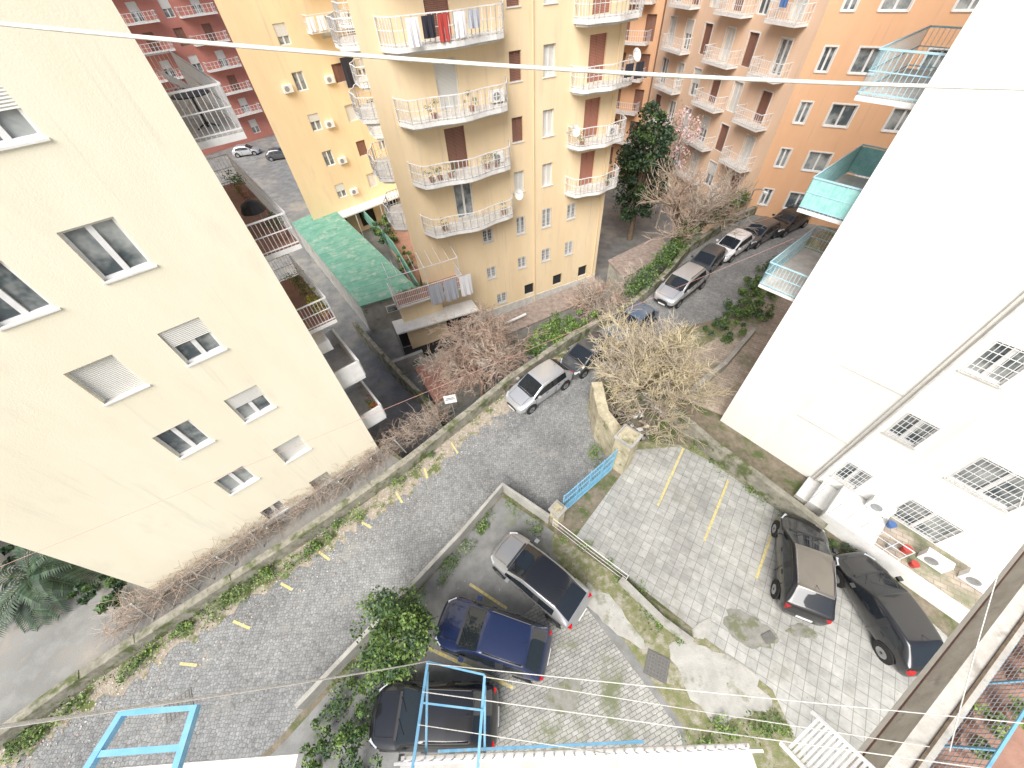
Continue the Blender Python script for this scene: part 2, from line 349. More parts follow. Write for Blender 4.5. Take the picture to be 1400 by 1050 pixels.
# ---------------------------------------------------------------- ground
mb=MB(); mb.face([(-400,-400,-4),(400,-400,-4),(400,400,-4),(-400,400,-4)],'asphalt_low'); mb.obj('ground')
W=[(-26,-5.2),(-18.8,.3),(-16.6,2.1),(-13.7,4.1),(-10.2,6.5),(-7.9,8.2),(-5.6,10.0),(-2.6,12.7),(0,15.1),(4,18.2),(8.6,21),(11.9,24.1),(15.1,27.8),(20.5,31.9),(27.8,35.8),(45,44)]
mb=MB(); mb.prism([(-90,-60),(90,-60),(90,60),(45,44.3)]+[(p[0]-.15,p[1]+.2) for p in W[::-1][1:10]]+[(-5.7,10.3),(-7.0,11.4),(-24,20),(-90,20)],-4.3,0,'wallstone','dirt'); mb.obj('terrain')
mb=MB(); mb.face([(x,y,.004) for x,y in [(-90,19),(-90,-40),(-27,-5.0),(-18.9,.5),(-16.7,2.3),(-13.8,4.3),(-10.3,6.7),(-8.0,8.4),(-5.8,10.2),(-7.1,11.2),(-15.8,4.9),(-22,9),(-26,19)]],'asphalt_yard'); mb.obj('yard_pavement')
mb=MB()
road=W[0:15]+[(45,44),(45,38),(26.1,29.1),(20.1,24.5),(15.3,19.8),(11.4,18.8),(5,14.9),(4.2,12.3),(4.9,9.6),(1.6,6.7),(-.8,8.3),(-2.8,6.1),(-4.5,4.4),(-6.4,2.5),(-7.8,1.2),(-8.9,-.1),(-9.9,-.9),(-12,-3),(-18,-8)]
mb.face([(p[0],p[1],.004) for p in road[::-1]],'cobble'); mb.obj('cobbled_road')
def offs(path,d):
    out=[]
    for i,p in enumerate(path):
        a=Vector(path[max(i-1,0)]);b=Vector(path[min(i+1,len(path)-1)]); t=(b-a).normalized(); out.append((p[0]+t.y*d,p[1]-t.x*d))
    return out
v1=offs(W[1:10],.15); v2=offs(W[1:10],1.1)
mb=MB()
fine1=[];fine2=[]
for a,b,c,d in zip(v1,v1[1:],v2,v2[1:]):
    for k in range(14):
        t=k/14; fine1.append((a[0]+(b[0]-a[0])*t,a[1]+(b[1]-a[1])*t)); j=U(-.35,.3); q=(c[0]+(d[0]-c[0])*t,c[1]+(d[1]-c[1])*t); fine2.append((q[0]+j*.6,q[1]-j*.8))
mb.face([(p[0],p[1],.012) for p in fine1+fine2[::-1]][::-1],'verge'); mb.obj('verge')
mb=MB(); lot=[(2.3,5.9),(5.2,8.9),(6.0,10.0),(8.4,10.0),(9.6,9.0),(11.1,7.0),(12.3,5.2),(13.6,3.6),(15.0,1.7),(17,-2.5),(8.4,-2.6),(8.1,.3),(6.2,2.1)]
mb.face([(p[0],p[1],.006) for p in lot[::-1]],'lottile'); mb.obj('paved_parking_lot')
mb=MB(); pk=[(-.9,8.0),(1.1,6.4),(3.6,3.9),(5.2,2.0),(6.5,0.2),(7.5,-2.5),(-12,-3),(-8.6,-.1),(-6.3,2.3)]
mb.face([(p[0],p[1],.006) for p in pk[::-1]],'asphalt')
mb.face([(p[0],p[1],.010) for p in [(1.6,4.3),(-.4,2.9),(-1.6,1.2),(-2.2,-2.4),(5.0,-2.4),(4.6,-.5),(3.7,.9),(2.4,2.9)]],'blocks')
mb.obj('paved_parking_area')
mb=MB()
mb.face([(p[0],p[1],.014) for p in [(1.3,6.2),(1.2,5.2),(1.9,4.2),(3.1,2.6),(3.6,1.7),(4.3,.4),(4.8,-.5),(4.8,-2),(8.4,-2),(8.2,.2),(6.2,2.1),(3.8,4.1)]],'moss'); mb.obj('mossy_strip')
mb=MB()
def blob(cx,cy,rx,ry,z,m,rot=0,n=30,j=.16):
    pts=[]
    for i in range(n):
        t=2*math.pi*i/n; k=1+U(-j,j)+.12*math.sin(3*t+cx); x=rx*k*math.cos(t);y=ry*k*math.sin(t); pts.append((cx+x*math.cos(rot)-y*math.sin(rot),cy+x*math.sin(rot)+y*math.cos(rot),z))
    mb.face(pts,m)
blob(6.3,.6,1.7,1.0,.02,'patch',-.6); blob(3.0,3.0,1.5,.45,.02,'patch',-.8); blob(8.2,2.0,.85,.6,.012,'patchdark',-.4); blob(10.1,1.8,.5,.22,.012,'patchdark',-.2)
blob(6.5,2.1,.45,.25,.022,'patch',.5); blob(1.0,.5,.7,.4,.016,'patchdark',.5)
mb.obj('concrete_patch')
def rectm(name,c,sx,sy,rot,z,m,fr=None):
    mb=MB(); T=Matrix.Translation((c[0],c[1],0))@Matrix.Rotation(rot,4,'Z')
    mb.box(-sx/2,sx/2,-sy/2,sy/2,z,z+.02,m,T)
    if fr:
        for i in range(7): x=-sx/2+sx*(i+.5)/7; mb.box(x-.015,x+.015,-sy/2+.04,sy/2-.04,z+.021,z+.03,fr,T)
        for i in range(7): y=-sy/2+sy*(i+.5)/7; mb.box(-sx/2+.04,sx/2-.04,y-.015,y+.015,z+.021,z+.028,fr,T)
    return mb.obj(name)
rectm('manhole_cover',(4.45,1.1),.8,.8,-.5,.015,'castiron','castiron2')
rectm('manhole_cover',(-12.9,1.0),.9,.7,.6,.006,'asphalt','castiron2')
rectm('drain_cover',(8.8,1.7),.45,.3,.3,.015,'castiron','castiron2')
mb=MB(); mb.face([(p[0],p[1],.003) for p in [(5.2,9.5),(6.0,10.6),(9.9,9.8),(12.8,5.4),(12,5.2),(9.5,8.8),(8.4,10.0),(6.0,10.0)][::-1]],'moss')
mb.face([(p[0],p[1],.002) for p in [(5.2,14.6),(9,13.3),(14.6,18.2),(24,24),(26.3,28.6),(20.3,24.2),(15.5,19.5),(11.6,18.4)]],'moss'); mb.obj('mossy_ground')
def line(mb,a,b,w,z,m):
    a=Vector((a[0],a[1],z));b=Vector((b[0],b[1],z)); d=(b-a).normalized(); n=Vector((-d.y,d.x,0))*w/2
    mb.face([a-n,b-n,b+n,a+n],m)
mb=MB()
for a,b in (((8.5,9.9),(6.3,7.0)),((10.0,8.0),(7.8,5.3)),((11.4,6.1),(9.3,3.7))): line(mb,a,b,.10,.012,'yellowpaint')
for a,b in (((-2.4,4.3),(-.9,3.3)),((-4.0,2.2),(-.8,.8))): line(mb,a,b,.11,.016,'yellowpaint')
for a,b in (((-13.5,2.3),(-12.8,2.2)),((-12.0,3.6),(-11.2,3.3)),((-10.5,4.9),(-9.9,4.6)),((-9.2,6.1),(-8.6,5.7)),((-7.5,7.3),(-7.0,7.0)),((-6.1,8.7),(-5.7,8.1)),((-4.8,9.9),(-4.6,9.3)),((-3.5,11.3),(-3.1,10.6))): line(mb,a,b,.10,.018,'yellowpaint')
mb.obj('painted_parking_markings')
mb=MB(); mb.face([(p[0],p[1],.005) for p in [(9.0,13.4),(11.4,11.6),(20,18),(24,24),(19,22),(14.6,18.2),(11,16.5)]],'pathtile'); mb.obj('paved_path')
# ---------------------------------------------------------------- walls
def lowwall(name,path,h,t,m,z=0,rag=0,cap=None):
    mb=MB(); P=[Vector((p[0],p[1],z)) for p in path]
    l=offs(path,-t/2); r=offs(path,t/2)
    for i in range(len(path)-1):
        n=max(1,int((P[i+1]-P[i]).length/.8)); 
        for k in range(n):
            q=lambda arr,t:(arr[i][0]+(arr[i+1][0]-arr[i][0])*t,arr[i][1]+(arr[i+1][1]-arr[i][1])*t)
            a,b,c,d=q(r,k/n),q(r,(k+1)/n),q(l,(k+1)/n),q(l,k/n); hh=z+h+U(-rag,rag)
            mb.hexa([(a[0],a[1],z-.3),(b[0],b[1],z-.3),(c[0],c[1],z-.3),(d[0],d[1],z-.3),(a[0],a[1],hh),(b[0],b[1],hh),(c[0],c[1],hh),(d[0],d[1],hh)],m)
    return mb.obj(name)
lowwall('stone_wall',W[:15],.75,.35,'wallstone',rag=.02)
lowwall('concrete_wall',[(-8.2,.7),(-6.4,2.5),(-4.5,4.4),(-2.8,6.1),(-.8,8.3),(1.2,6.6)],.8,.16,'concrete',rag=.01)
lowwall('boundary_wall',[(5.6,12.9),(7.7,12.9),(9.7,9.35),(11.1,7.35),(12.5,5.2)],1.0,.3,'wallstone',rag=.02)
lowwall('boundary_wall',[(4.9,9.5),(4.35,11.0),(4.4,12.9)],2.2,.55,'pillarstone',rag=.03)
lowwall('kerb_wall',[(3.8,4.0),(5.0,2.5),(5.9,1.7)],.3,.25,'concrete')
lowwall('low_wall',[(15.6,17.7),(12.6,15.0),(10.2,13.4)],.6,.25,'concrete',rag=.02)
def pillar(loc,s,h,rot):
    mb=MB(); T=Matrix.Translation((loc[0],loc[1],0))@Matrix.Rotation(rot,4,'Z')
    mb.box(-s/2,s/2,-s/2,s/2,-.1,h,'pillarstone',T); mb.box(-s/2-.07,s/2+.07,-s/2-.07,s/2+.07,h,h+.12,'concrete',T)
    mb.box(-s/2+.05,s/2-.05,-s/2+.05,s/2-.05,h+.12,h+.2,'pillarstone',T)
    mb.obj('gate_pillar')
pillar((5.05,9.25),.8,2.5,.75); pillar((1.55,6.65),.45,1.3,.75)
mb=MB(); a=Vector((1.85,6.95,0)); b=Vector((4.55,8.95,0)); d=(b-a).normalized(); L=(b-a).length
for z in (.12,.75,1.35,1.9): mb.tube([a+Vector((0,0,z)),b+Vector((0,0,z))],.028,'bluepaint')
for i in range(29):
    q=a+d*L*i/28; mb.tube([q+Vector((0,0,.1)),q+Vector((0,0,2.0))],.016 if i%7 else .035,'bluepaint')
mb.face([a+Vector((0,0,.12)),b+Vector((0,0,.12)),b+Vector((0,0,.75)),a+Vector((0,0,.75))],'bluepaint')
mb.obj('blue_gate')
mb=MB(); railing(mb,[(1.35,6.45),(2.6,5.25),(4.0,3.95)],0,.85,'whitemetal',1.2,.018,.018,mid=True); mb.obj('pipe_railing')
mb=MB()
for i in range(15):
    t=(i+U(-.3,.3))/14; p=Vector((-15.6+9.6*t,4.2+7.1*t,0)); n=Vector((.6,-.8,0)); j=Vector((U(-.2,.2),U(-.2,.2),U(-.25,.1)))
    mb.tube([p-n*.45,p+n*.15+Vector((0,0,1.05))+j],.045,'concrete'); 
    if R()<.6: mb.tube([p+n*.4,p+n*.15+Vector((0,0,1.05))+j],.035,'concrete')
for z in (.35,.6,.85,1.1): mb.tube([(-15.5,4.1,z),(-5.9,11.2,z)],.008,'greymetal')
mb.obj('wire_fence')
mb=MB()
for i in range(2000):
    t=R(); p=Vector((-16.5+12.8*t,3.3+9.6*t,0))+Vector((-.6,.8,0))*U(-.3,1.2)*(.5+.5*math.sin(t*40)**2)+Vector((0,0,U(0,.9))); pts=[p]; d=Vector((U(-1,1),U(-1,1),U(-.2,.8))).normalized()
    for k in range(4): d=(d+Vector((U(-.5,.5),U(-.5,.5),U(-.4,.3)))).normalized(); pts.append(pts[-1]+d*U(.12,.3))
    mb.tube(pts,.010,random.choice(['twig_grey','twig_brown']),3,.005)
mb.obj('dry_vines')
mb=MB(); mb.tube([(-3.35,13.1,-.5),(-3.35,13.1,1.6)],.03,'greymetal',6); T=Matrix.Translation((-3.35,13.0,1.6))@Matrix.Rotation(.15,4,'Z'); mb.box(-.32,.32,-.02,.02,-.3,.3,'white',T); mb.box(-.25,.25,-.024,-.021,-.02,.02,'cloth_dark',T); mb.box(-.2,.2,-.024,-.021,.08,.13,'cloth_dark',T); mb.obj('sign_post')
mb=MB(); mb.tube([(20.6,31.0,0),(20.7,31.0,3.2)],.05,'greymetal',8); mb.tube([(20.7,31.0,3.2),(20.9,30.5,3.45),(21.0,30.1,3.45)],.035,'greymetal',6); mb.box(20.85,21.1,29.7,30.15,3.38,3.48,'white'); mb.obj('street_lamp')
# ---------------------------------------------------------------- left building
PL=[(-15.5,4.85),(-7.19,10.98),(-13.0,18.9),(-24,12)]
cs=[(7.34,[(15.95,'hs'),(13.0,'w2'),(9.95,'hs'),(6.85,'hs'),(3.7,'sh'),(.75,'sg')]),(5.1,[(15.9,'hs'),(12.8,'w2'),(9.9,'sh'),(6.8,'w2'),(3.75,'w2'),(.8,'w2')])]
ops=[]
for s,l in cs:
    for i,(z,k) in enumerate(l): ops.append((s,z,1.1 if z>1 else .9,1.3 if z>5 else (1.1 if z>1 else .8),k))
b=building('cream_apartment_building',[PL[0],PL[1],PL[2],PL[3]],-.2,20,'stucco_cream',{0:ops,1:[(2.5,z,1.2,2.2,'w2') for z in (15.8,12.6,9.5,6.3,3.2)]+[(5.5,z,1.2,2.2,'sh') for z in (15.8,12.6,9.5,6.3,3.2)]})
F=Face(PL[1],PL[2]); mb=MB()
for z in (17.7,14.55,11.4): F.balcony(mb,.35,7.5,z,1.15,rail='whitemetal',sp=.12,floor='terracotta' if z<12 else 'slab',r=.009)
F.balcony(mb,.45,4.6,8.25,1.1,rail='whitemetal',sp=.12,floor='terracotta',r=.009)
for z in (5.1,2.0): F.balcony(mb,.35,3.2,z,1.1,solid=True,h=.9)
F.box(mb,3.2,6.5,5.1,7.0,0,.9,'white'); F.box(mb,3.2,6.0,.0,3.9,0,.9,'white'); F.box(mb,.5,2.2,7.0,7.5,0,.5,'white')
mb.obj('balconies',b)
FL=Face(PL[0],PL[1]); mb=MB(); FL.box(mb,-.02,FL.L+.02,-.2,.35,.001,.06,'slab'); mb.obj('plinth',b)
# ---------------------------------------------------------------- centre yellow building
P0=(-6,24.46);P1=(8.42,30.5);P2=(3,44);P3=(-11.15,47.7)
FZ=[-1.1,2.0,5.1,8.2,11.3,14.4,17.5,20.6]
ops=[]
for i,z in enumerate(FZ):
    ops.append((10.4,z+1.45,.8,1.45 if z>0 else 1.1,'wh' if z>3 else 'gr')); ops.append((8.2,z+1.45,.75,1.35 if z>0 else 1.0,'br' if i in (3,4,5) else ('gr' if z<3 else 'wh')))
    if z>4:
        ops.append((4.1,z+1.15,1.25,2.25,['br','ds','ds','br','sh','br'][i%6])); ops.append((13.7,z+1.15,1.2,2.25,'rd'))
    else:
        ops.append((12.6,z+1.4,.8,1.2,'gr')); ops.append((5.5,z+1.4,.8,1.0,'gr'))
for s in (6.2,8.8,11.6,14.2): ops.append((s,-2.4,.9,1.0,'dk' if s>7 else 'gr'))
side=[]
Fs=Face(P3,P0)
for z in FZ[1:]:
    for k,s in enumerate((3.5,8.,12.,16.)): side.append((s,z+1.4,.9,1.5,['wh','br','hs','wh'][k]))
    side.append((Fs.L-2.8,z+1.15,1.2,2.2,'br'))
b=building('yellow_apartment_building',[P0,P1,P2,P3],-4.1,27,'stucco_yellow',{0:ops,3:side,1:[(4,z+1.3,.9,1.4,'br') for z in FZ]})
F=Face(P0,P1); mb=MB()
for z in FZ[2:7]:
    F.balcony(mb,1.0,7.5,z,1.55,curve=1,sp=.2,r=.024,h=1.05,th=.22); F.balcony(mb,11.9,16.1,z,1.3,curve=1,sp=.2,r=.024,h=1.05,th=.22)
    Fs.balcony(mb,Fs.L-4.9,Fs.L-1.0,z,1.15,curve=1,sp=.2,r=.022,th=.2); Fs.balcony(mb,Fs.L-13,Fs.L-9.5,z,1.1,curve=1,sp=.25,r=.02)
mb.obj('balconies',b)
mb=MB(); F.box(mb,0,F.L,-4.05,-3.2,.001,.05,'slab')
for s in (9.3,15.2): mb.tube([F.P(s,-3.9,.07),F.P(s,26,.07)],.05,'stucco_yellow2',6)
mb.obj('drainpipes',b)
mb=MB(); F.balcony(mb,-2.4,2.6,1.1,1.7,sp=.13,floor='terracotta',r=.012); F.box(mb,-2.2,1.0,-4,.92,.06,.5,'stucco_yellow')
for s in (-2.3,.1,2.5):
    mb.tube([F.P(s,.8,1.6),F.P(s,3.4,1.6)],.03,'whitemetal'); mb.tube([F.P(s,3.4,1.6),F.P(s,3.7,.05)],.03,'whitemetal')
mb.tube([F.P(-2.3,3.4,1.6),F.P(2.5,3.4,1.6)],.03,'whitemetal')
for i in range(9): mb.tube([F.P(-2.3+.6*i,3.42,1.6),F.P(-2.3+.6*i,3.72,.05)],.018,'whitemetal')
mb.obj('terrace',b)
def cloth(name,a,b,h,m,zt):
    mb=MB(); a=Vector((a[0],a[1],zt));b=Vector((b[0],b[1],zt)); n=8; d=(b-a); nn=Vector((-d.y,d.x,0)).normalized()
    for i in range(n):
        q=[]
        for t,k in ((i/n,0),((i+1)/n,0),((i+1)/n,1),(i/n,1)): q.append(a+d*t+nn*.05*math.sin(t*14+k)*k*1.5-Vector((0,0,h*k)))
        mb.face(q,m)
    return mb.obj(name)
for s,w,h,m in ((.0,1.0,1.6,'cloth_grey'),(1.1,1.0,1.7,'cloth_grey'),(2.3,.9,1.7,'cloth_white')):
    p=F.P(s,0,1.82);q=F.P(s+w,0,1.82); cloth('laundry',p,q,h,m,2.05)
for z,s0,ms in ((14.4,2.,('cloth_white','cloth_dark','cloth_red','cloth_white','cloth_grey')),(17.5,12.2,('cloth_blue','cloth_dark','cloth_white')),(11.3,14.6,('cloth_dark','cloth_dark')),(17.5,2.5,('cloth_white','cloth_red','cloth_dark','cloth_blue'))):
    for i,m in enumerate(ms):
        p=F.P(s0+i*.75,0,1.7);q=F.P(s0+i*.75+.6,0,1.7); cloth('laundry',p,q,U(.6,1.1),m,z+1.0)
def acunit(Fc,s,z,d=.02):
    mb=MB(); Fc.box(mb,s-.4,s+.4,z,z+.55,d,d+.3,'white')
    c=Fc.P(s-.1,z+.28,d+.305); pts=[c+Fc.u*.2*math.cos(t*math.pi/8)+Vector((0,0,.2*math.sin(t*math.pi/8))) for t in range(16)]; mb.face(pts,'greymetal'); mb.tube([Fc.P(s-.3,z-.05,d),Fc.P(s-.3,z-.05,d+.32)],.02,'greymetal'); mb.tube([Fc.P(s+.3,z-.05,d),Fc.P(s+.3,z-.05,d+.32)],.02,'greymetal')
    mb.obj('air_conditioner')
def dish(Fc,s,z,d=.4):
    mb=MB(); c=Fc.P(s,z,d); ax=(Fc.n+Vector((.2,0,.5))).normalized(); a=ax.orthogonal().normalized(); b2=ax.cross(a)
    rings=[(0,0),(.18,.02),(.34,.09)]
    for (r1,h1),(r2,h2) in zip(rings,rings[1:]):
        for i in range(12):
            t0=i*math.pi/6;t1=(i+1)*math.pi/6
            f=lambda r,h,t:c+a*r*math.cos(t)+b2*r*math.sin(t)+ax*h
            mb.face([f(r1,h1,t0),f(r1,h1,t1),f(r2,h2,t1),f(r2,h2,t0)],'white')
    mb.tube([c,Fc.P(s,z-.3,0)],.02,'greymetal'); mb.tube([c-b2*.3,c+ax*.35],.012,'greymetal'); mb.obj('satellite_dish')
for s,z in ((6.6,8.25),(6.8,11.4),(15.2,8.25)): acunit(F,s,z,.25)
for s,z in ((11.8,9.2),(7.6,6.2),(15.8,12.5)): dish(F,s,z,1.0)
# ---------------------------------------------------------------- second yellow building
Q0=(-19.65,41.0);Q1=(-11.15,47.7);Q2=(-16,58);Q3=(-25.0,55.5)
zs=[.8,3.95,7.05,10.15,13.25,16.3,19.4]
ops=[];
for i,z in enumerate(zs):
    for j,s in enumerate((3.9,7.6,9.9)): ops.append((s,z,1.0 if j<2 else .8,1.35,['hs','sh','w2','br'][(i*2+j)%4]))
for s in (2.5,5.8,9): ops.append((s,-2.6,1.8,2.0,'dk'))
b=building('yellow_apartment_building',[Q0,Q1,Q2,Q3],-4.1,27,'stucco_yellow2',{0:ops},sill=False)
FQ=Face(Q0,Q1); mb=MB()
FQ.box(mb,-.3,FQ.L,-1.25,-1.1,.01,1.6,'whitemetal'); 
for s in (1,4,7,10): mb.tube([FQ.P(s,-4,1.5),FQ.P(s,-1.2,1.5)],.05,'whitemetal')
for z in (13.2,16.3): FQ.balcony(mb,6,10.5,z,1.,sp=.25)
mb.obj('canopy',b)
for s,z in ((5.1,3.2),(5.1,6.4),(2.6,9.6),(6.5,9.6),(8.8,6.3),(5.2,.1)): acunit(FQ,s,z)
cloth('laundry',FQ.P(7.9,0,.4),FQ.P(9.2,0,.4),2.2,'cloth_dark',11.2)
for i,m in enumerate(('cloth_white','cloth_white','cloth_grey','cloth_white')): cloth('laundry',FQ.P(5.8+i*.9,0,1.1),FQ.P(6.5+i*.9,0,1.1),.9,m,14.1)
# ---------------------------------------------------------------- red building far left
S0=(-64,60);S1=(-40,84);S2=(-56,100);S3=(-82,78)
ops=[(s,z,1.3,2.0,'hs' if (s+z)%2<1 else 'br') for z in (-2.1,1.,4.1,7.2,10.3,13.4,16.5,19.6) for s in (3,7,11,15,19,23,27,31)]
b=building('red_apartment_building',[S0,S1,S2,S3],-4.1,27,'stucco_red',{0:ops})
FS=Face(S0,S1); mb=MB()
for z in (0,3.1,6.2,9.3,12.4,15.5,18.6): FS.balcony(mb,5,14,z,1.3,sp=.5,r=.03); FS.balcony(mb,17,25,z,1.3,sp=.5,r=.03); FS.balcony(mb,28,33,z,1.3,sp=.5,r=.03)
mb.obj('balconies',b)
# ---------------------------------------------------------------- orange buildings right
K=(22.3,33.6); K1=(K[0]+.85*14,K[1]-.53*14); K2=(K1[0]+8,K1[1]+14); K3=(18.0,52)
FK=Face(K,K1); FO=Face(K3,K)
zr=[1.6,4.7,7.8,10.9,14.0,17.1,20.2]
ops=[(s,z,w_,1.35,'w2') for z in zr for s,w_ in ((1.2,.7),(3.6,1.5),(7.2,1.4),(10.8,1.4))]
ops2=[]
for i,z in enumerate(zr):
    for j,s in enumerate((1.8,4.6,7.4,10.4,13.2,16.6)): ops2.append((s,z-.25,1.1,2.1,['wh','br','w2','wh','hs','br'][(j+i)%6]))
b=building('orange_apartment_building',[K,K1,K2,K3],-4.1,27,{'d':'stucco_orange',0:'stucco_orange',3:'stucco_peach'},{0:ops,3:ops2},surround='white')
mb=MB()
for z in zr:
    FO.balcony(mb,FO.L-4.0,FO.L-1.0,z-1.35,1.05,sp=.22,r=.018); FO.balcony(mb,FO.L-10,FO.L-6.5,z-1.35,1.05,sp=.22,r=.018); FO.balcony(mb,2,5.5,z-1.35,1.05,sp=.25,r=.02)
mb.obj('balconies',b)
K5=(8,60.5); FB=Face(K5,(18.0,52.5))
ops=[(s,z-.25,1.1,2.1,'wh' if s<5 else 'br') for z in [-1.5]+zr for s in (2,5.5,9,11.8)]
b=building('orange_apartment_building',[K5,(17.9,52.2),(24,60),(12,68)],-4.1,27,'stucco_orange',{0:ops})
mb=MB()
for z in zr: FB.balcony(mb,6.5,12.0,z-1.35,1.2,sp=.25,r=.02)
mb.obj('balconies',b)
cloth('laundry',FO.P(15.9,0,1.15),FO.P(16.6,0,1.15),.9,'cloth_blue',14.3); cloth('laundry',FB.P(8,0,1.3),FB.P(9.2,0,1.3),1.0,'cloth_dark',10.5); cloth('laundry',FB.P(9.5,0,1.3),FB.P(10.6,0,1.3),.8,'cloth_blue',13.6)
building('pale_apartment_building',[(30,24),(44,10),(60,24),(44,40)],-1,27,'stucco_white',{0:[(s,z,1.2,1.5,'hs') for z in zr for s in (3,7,11,15)]})
# ---------------------------------------------------------------- white building right
C=(11.0,11.4); D=(11.0+.6*16,11.4-.8*16); NW=(11+.8*14,11.4+.6*14); SE=(D[0]+14,D[1]+8)
FW=Face(C,D)
ops=[(5.5,z,.95,1.25,'gr') for z in (1.6,5.1,8.6,11.8,15,18.2)]+[(8.1,z,1.7,1.5,'gr') for z in (1.5,4.75,8.6,11.8,15,18.2)]
b=building('white_apartment_building',[C,D,SE,NW],-.2,27,'stucco_white',{0:ops,3:[(12,z,1.2,2.2,'w2') for z in (15.3,12.1,8.9)]})
FN=Face(NW,C); mb=MB()
for z in (17.2,14.1,10.9,7.8):
    FN.balcony(mb,FN.L-4.2,FN.L-.25,z,1.45,rail='tealpaint',sp=.13,edge='white',netm='tealnet' if abs(z-10.9)<.1 else None,r=.010,th=.12)
mb.obj('balconies',b)
mb=MB(); mb.tube([FW.P(4.75,.1,.08),FW.P(4.75,26,.08)],.05,'slab',6); mb.tube([FW.P(4.6,.1,.06),FW.P(4.6,26,.06)],.025,'slab',6)
for z in (3.1,6.3): mb.tube([FW.P(2.5,z,.04),FW.P(4.6,z,.04)],.012,'slab')
mb.obj('drainpipes',b)
mb=MB(); FW.box(mb,5.6,12,-.1,.9,.05,1.9,'white'); FW.box(mb,5.0,5.6,-.1,.45,.05,1.5,'white'); FW.box(mb,4.5,5.0,-.1,.2,.05,1.4,'white')
FW.box(mb,7.4,12,.902,.91,.1,1.85,'pathtile')
railing(mb,[FW.P(5.0,0,1.4)[:2],FW.P(5.0,0,.3)[:2]],.5,1.1,'whitemetal',.4,.02,.02,True); railing(mb,[FW.P(5.7,0,1.8)[:2],FW.P(8.2,0,1.8)[:2]],.9,.9,'whitemetal',.5,.02,.02,True); mb.obj('patio_steps')
acunit(FW,9.0,.95,.9); acunit(FW,10.2,.95,.6); acunit(FW,6.9,.95,.1)
def bucket(loc,m,r=.16,h=.28):
    mb=MB(); mb.tube([(0,0,0),(0,0,h)],r*.8,m,10,r); mb.tube([(0,0,h-.02),(0,0,h+.02)],r*1.08,m,10,r*1.08); o=mb.obj('bucket'); o.location=loc
bucket(FW.P(8.2,.92,1.3),'cloth_red'); bucket(FW.P(8.6,.92,1.65),'cloth_red',.13,.2); bucket(FW.P(7.8,.92,1.55),'greymetal',.13,.2); bucket(FW.P(7.5,.92,.6),'cloth_blue',.14,.22)
# ---------------------------------------------------------------- sheds and yards
def shed(name,poly,z,rm,wm,over=.15,z0=-4.05):
    e=empty(name); mb=MB(); mb.prism(poly,z0,z-.12,wm); mb.obj('walls',e)
    c=Vector((sum(p[0] for p in poly)/len(poly),sum(p[1] for p in poly)/len(poly)))
    mb=MB(); pp=[]
    for p in poly:
        v=Vector(p)-c; v=v*(1+over/v.length); pp.append((c.x+v.x,c.y+v.y))
    mb.prism(pp,z-.11,z,rm); 
    A,B,Cc_,D_=[Vector((p[0],p[1],z)) for p in pp[:4]]
    n=int((B-A).length/1.2) or 1
    for i in range(1,n): mb.tube([A.lerp(B,i/n)+Vector((0,0,.005)),D_.lerp(Cc_,i/n)+Vector((0,0,.005))],.015,rm)
    mb.obj('roof',e); return e
e=shed('green_roof_shed',[(-21.8,40.7),(-11.6,25.5),(-7.2,27.2),(-18.6,44.1)],-1,'greenroof','concrete')
Fg=Face((-11.6,25.5),(-7.2,27.2)); mb=MB(); Fg.box(mb,1.8,2.9,-2.5,-1.8,.01,.05,'whitemetal'); Fg.box(mb,1.88,2.82,-2.42,-1.88,.052,.056,'glass'); mb.obj('details',e)
e=empty('carport'); mb=MB(); cp=[(-8.8,23.4),(-8.2,21.9),(-2.1,24.0),(-2.7,25.4)]
mb.prism(cp,-1.32,-1.2,'white'); 
for p in cp: mb.tube([(p[0]*.99-.05,p[1]*.995,-4),(p[0]*.99-.05,p[1]*.995,-1.32)],.06,'greymetal')
mb.face([(-8.7,23.5,-4),(-2.7,25.5,-4),(-2.7,25.5,-1.33),(-8.7,23.5,-1.33)],'dark'); mb.face([(-8.7,23.3,-3.98),(-8.2,21.6,-3.98),(-2.1,23.7,-3.98),(-2.7,25.3,-3.98)],'dark'); mb.obj('frame_and_shade',e)  # near-black back and floor sheets paint the shade under the carport roof
shed('rusty_roof_shed',[(-1.6,22.3),(-.4,20.6),(6.3,23.9),(5.8,25.9)],-1,'rustroof','concrete')
shed('rusty_roof_shed',[(9.2,29.2),(9.8,26.6),(15.0,29.9),(14.3,32.4)],-1,'rustroof','concrete')
shed('red_roof_shed',[(-6.6,18.9),(-5.0,15.8),(-2.2,17.8),(-3.6,20.2)],-1.9,'redroof','concrete')
mb=MB(); mb.tube([(-1.1,21.0,-.7),(1.4,22.3,-.6)],.09,'white',8); mb.obj('white_pipe')
lowwall('alley_wall',[(-12.6,25.3),(-8.8,20.2),(-5.2,15.6),(-4.6,13.6)],1.6,.3,'wallstone',z=-4)
lowwall('alley_wall',[(-8.8,20.4),(-6.6,21.4)],1.4,.3,'concrete',z=-4)
mb=MB(); mb.prism([(-12.9,40.5),(-7.4,28.2),(-8.4,36),(-11,44)],-4.05,-2.8,'concrete','terracotta'); mb.obj('garden_terrace')
mb=MB(); crown(mb,(-11.5,39,-1.6),(1.6,3.0,1.2),26,40,.16,['leaf_a','leaf_dk2','leaf_b']); crown(mb,(-9.3,33.5,-2),(1.,1.6,.9),12,30,.14,['leaf_a','leaf_b']); mb.obj('garden_shrubs')
lowwall('garden_fence',[(-16,45),(-10.5,35.5),(-7.2,28)],1.0,.1,'greenroof',z=-2.2)
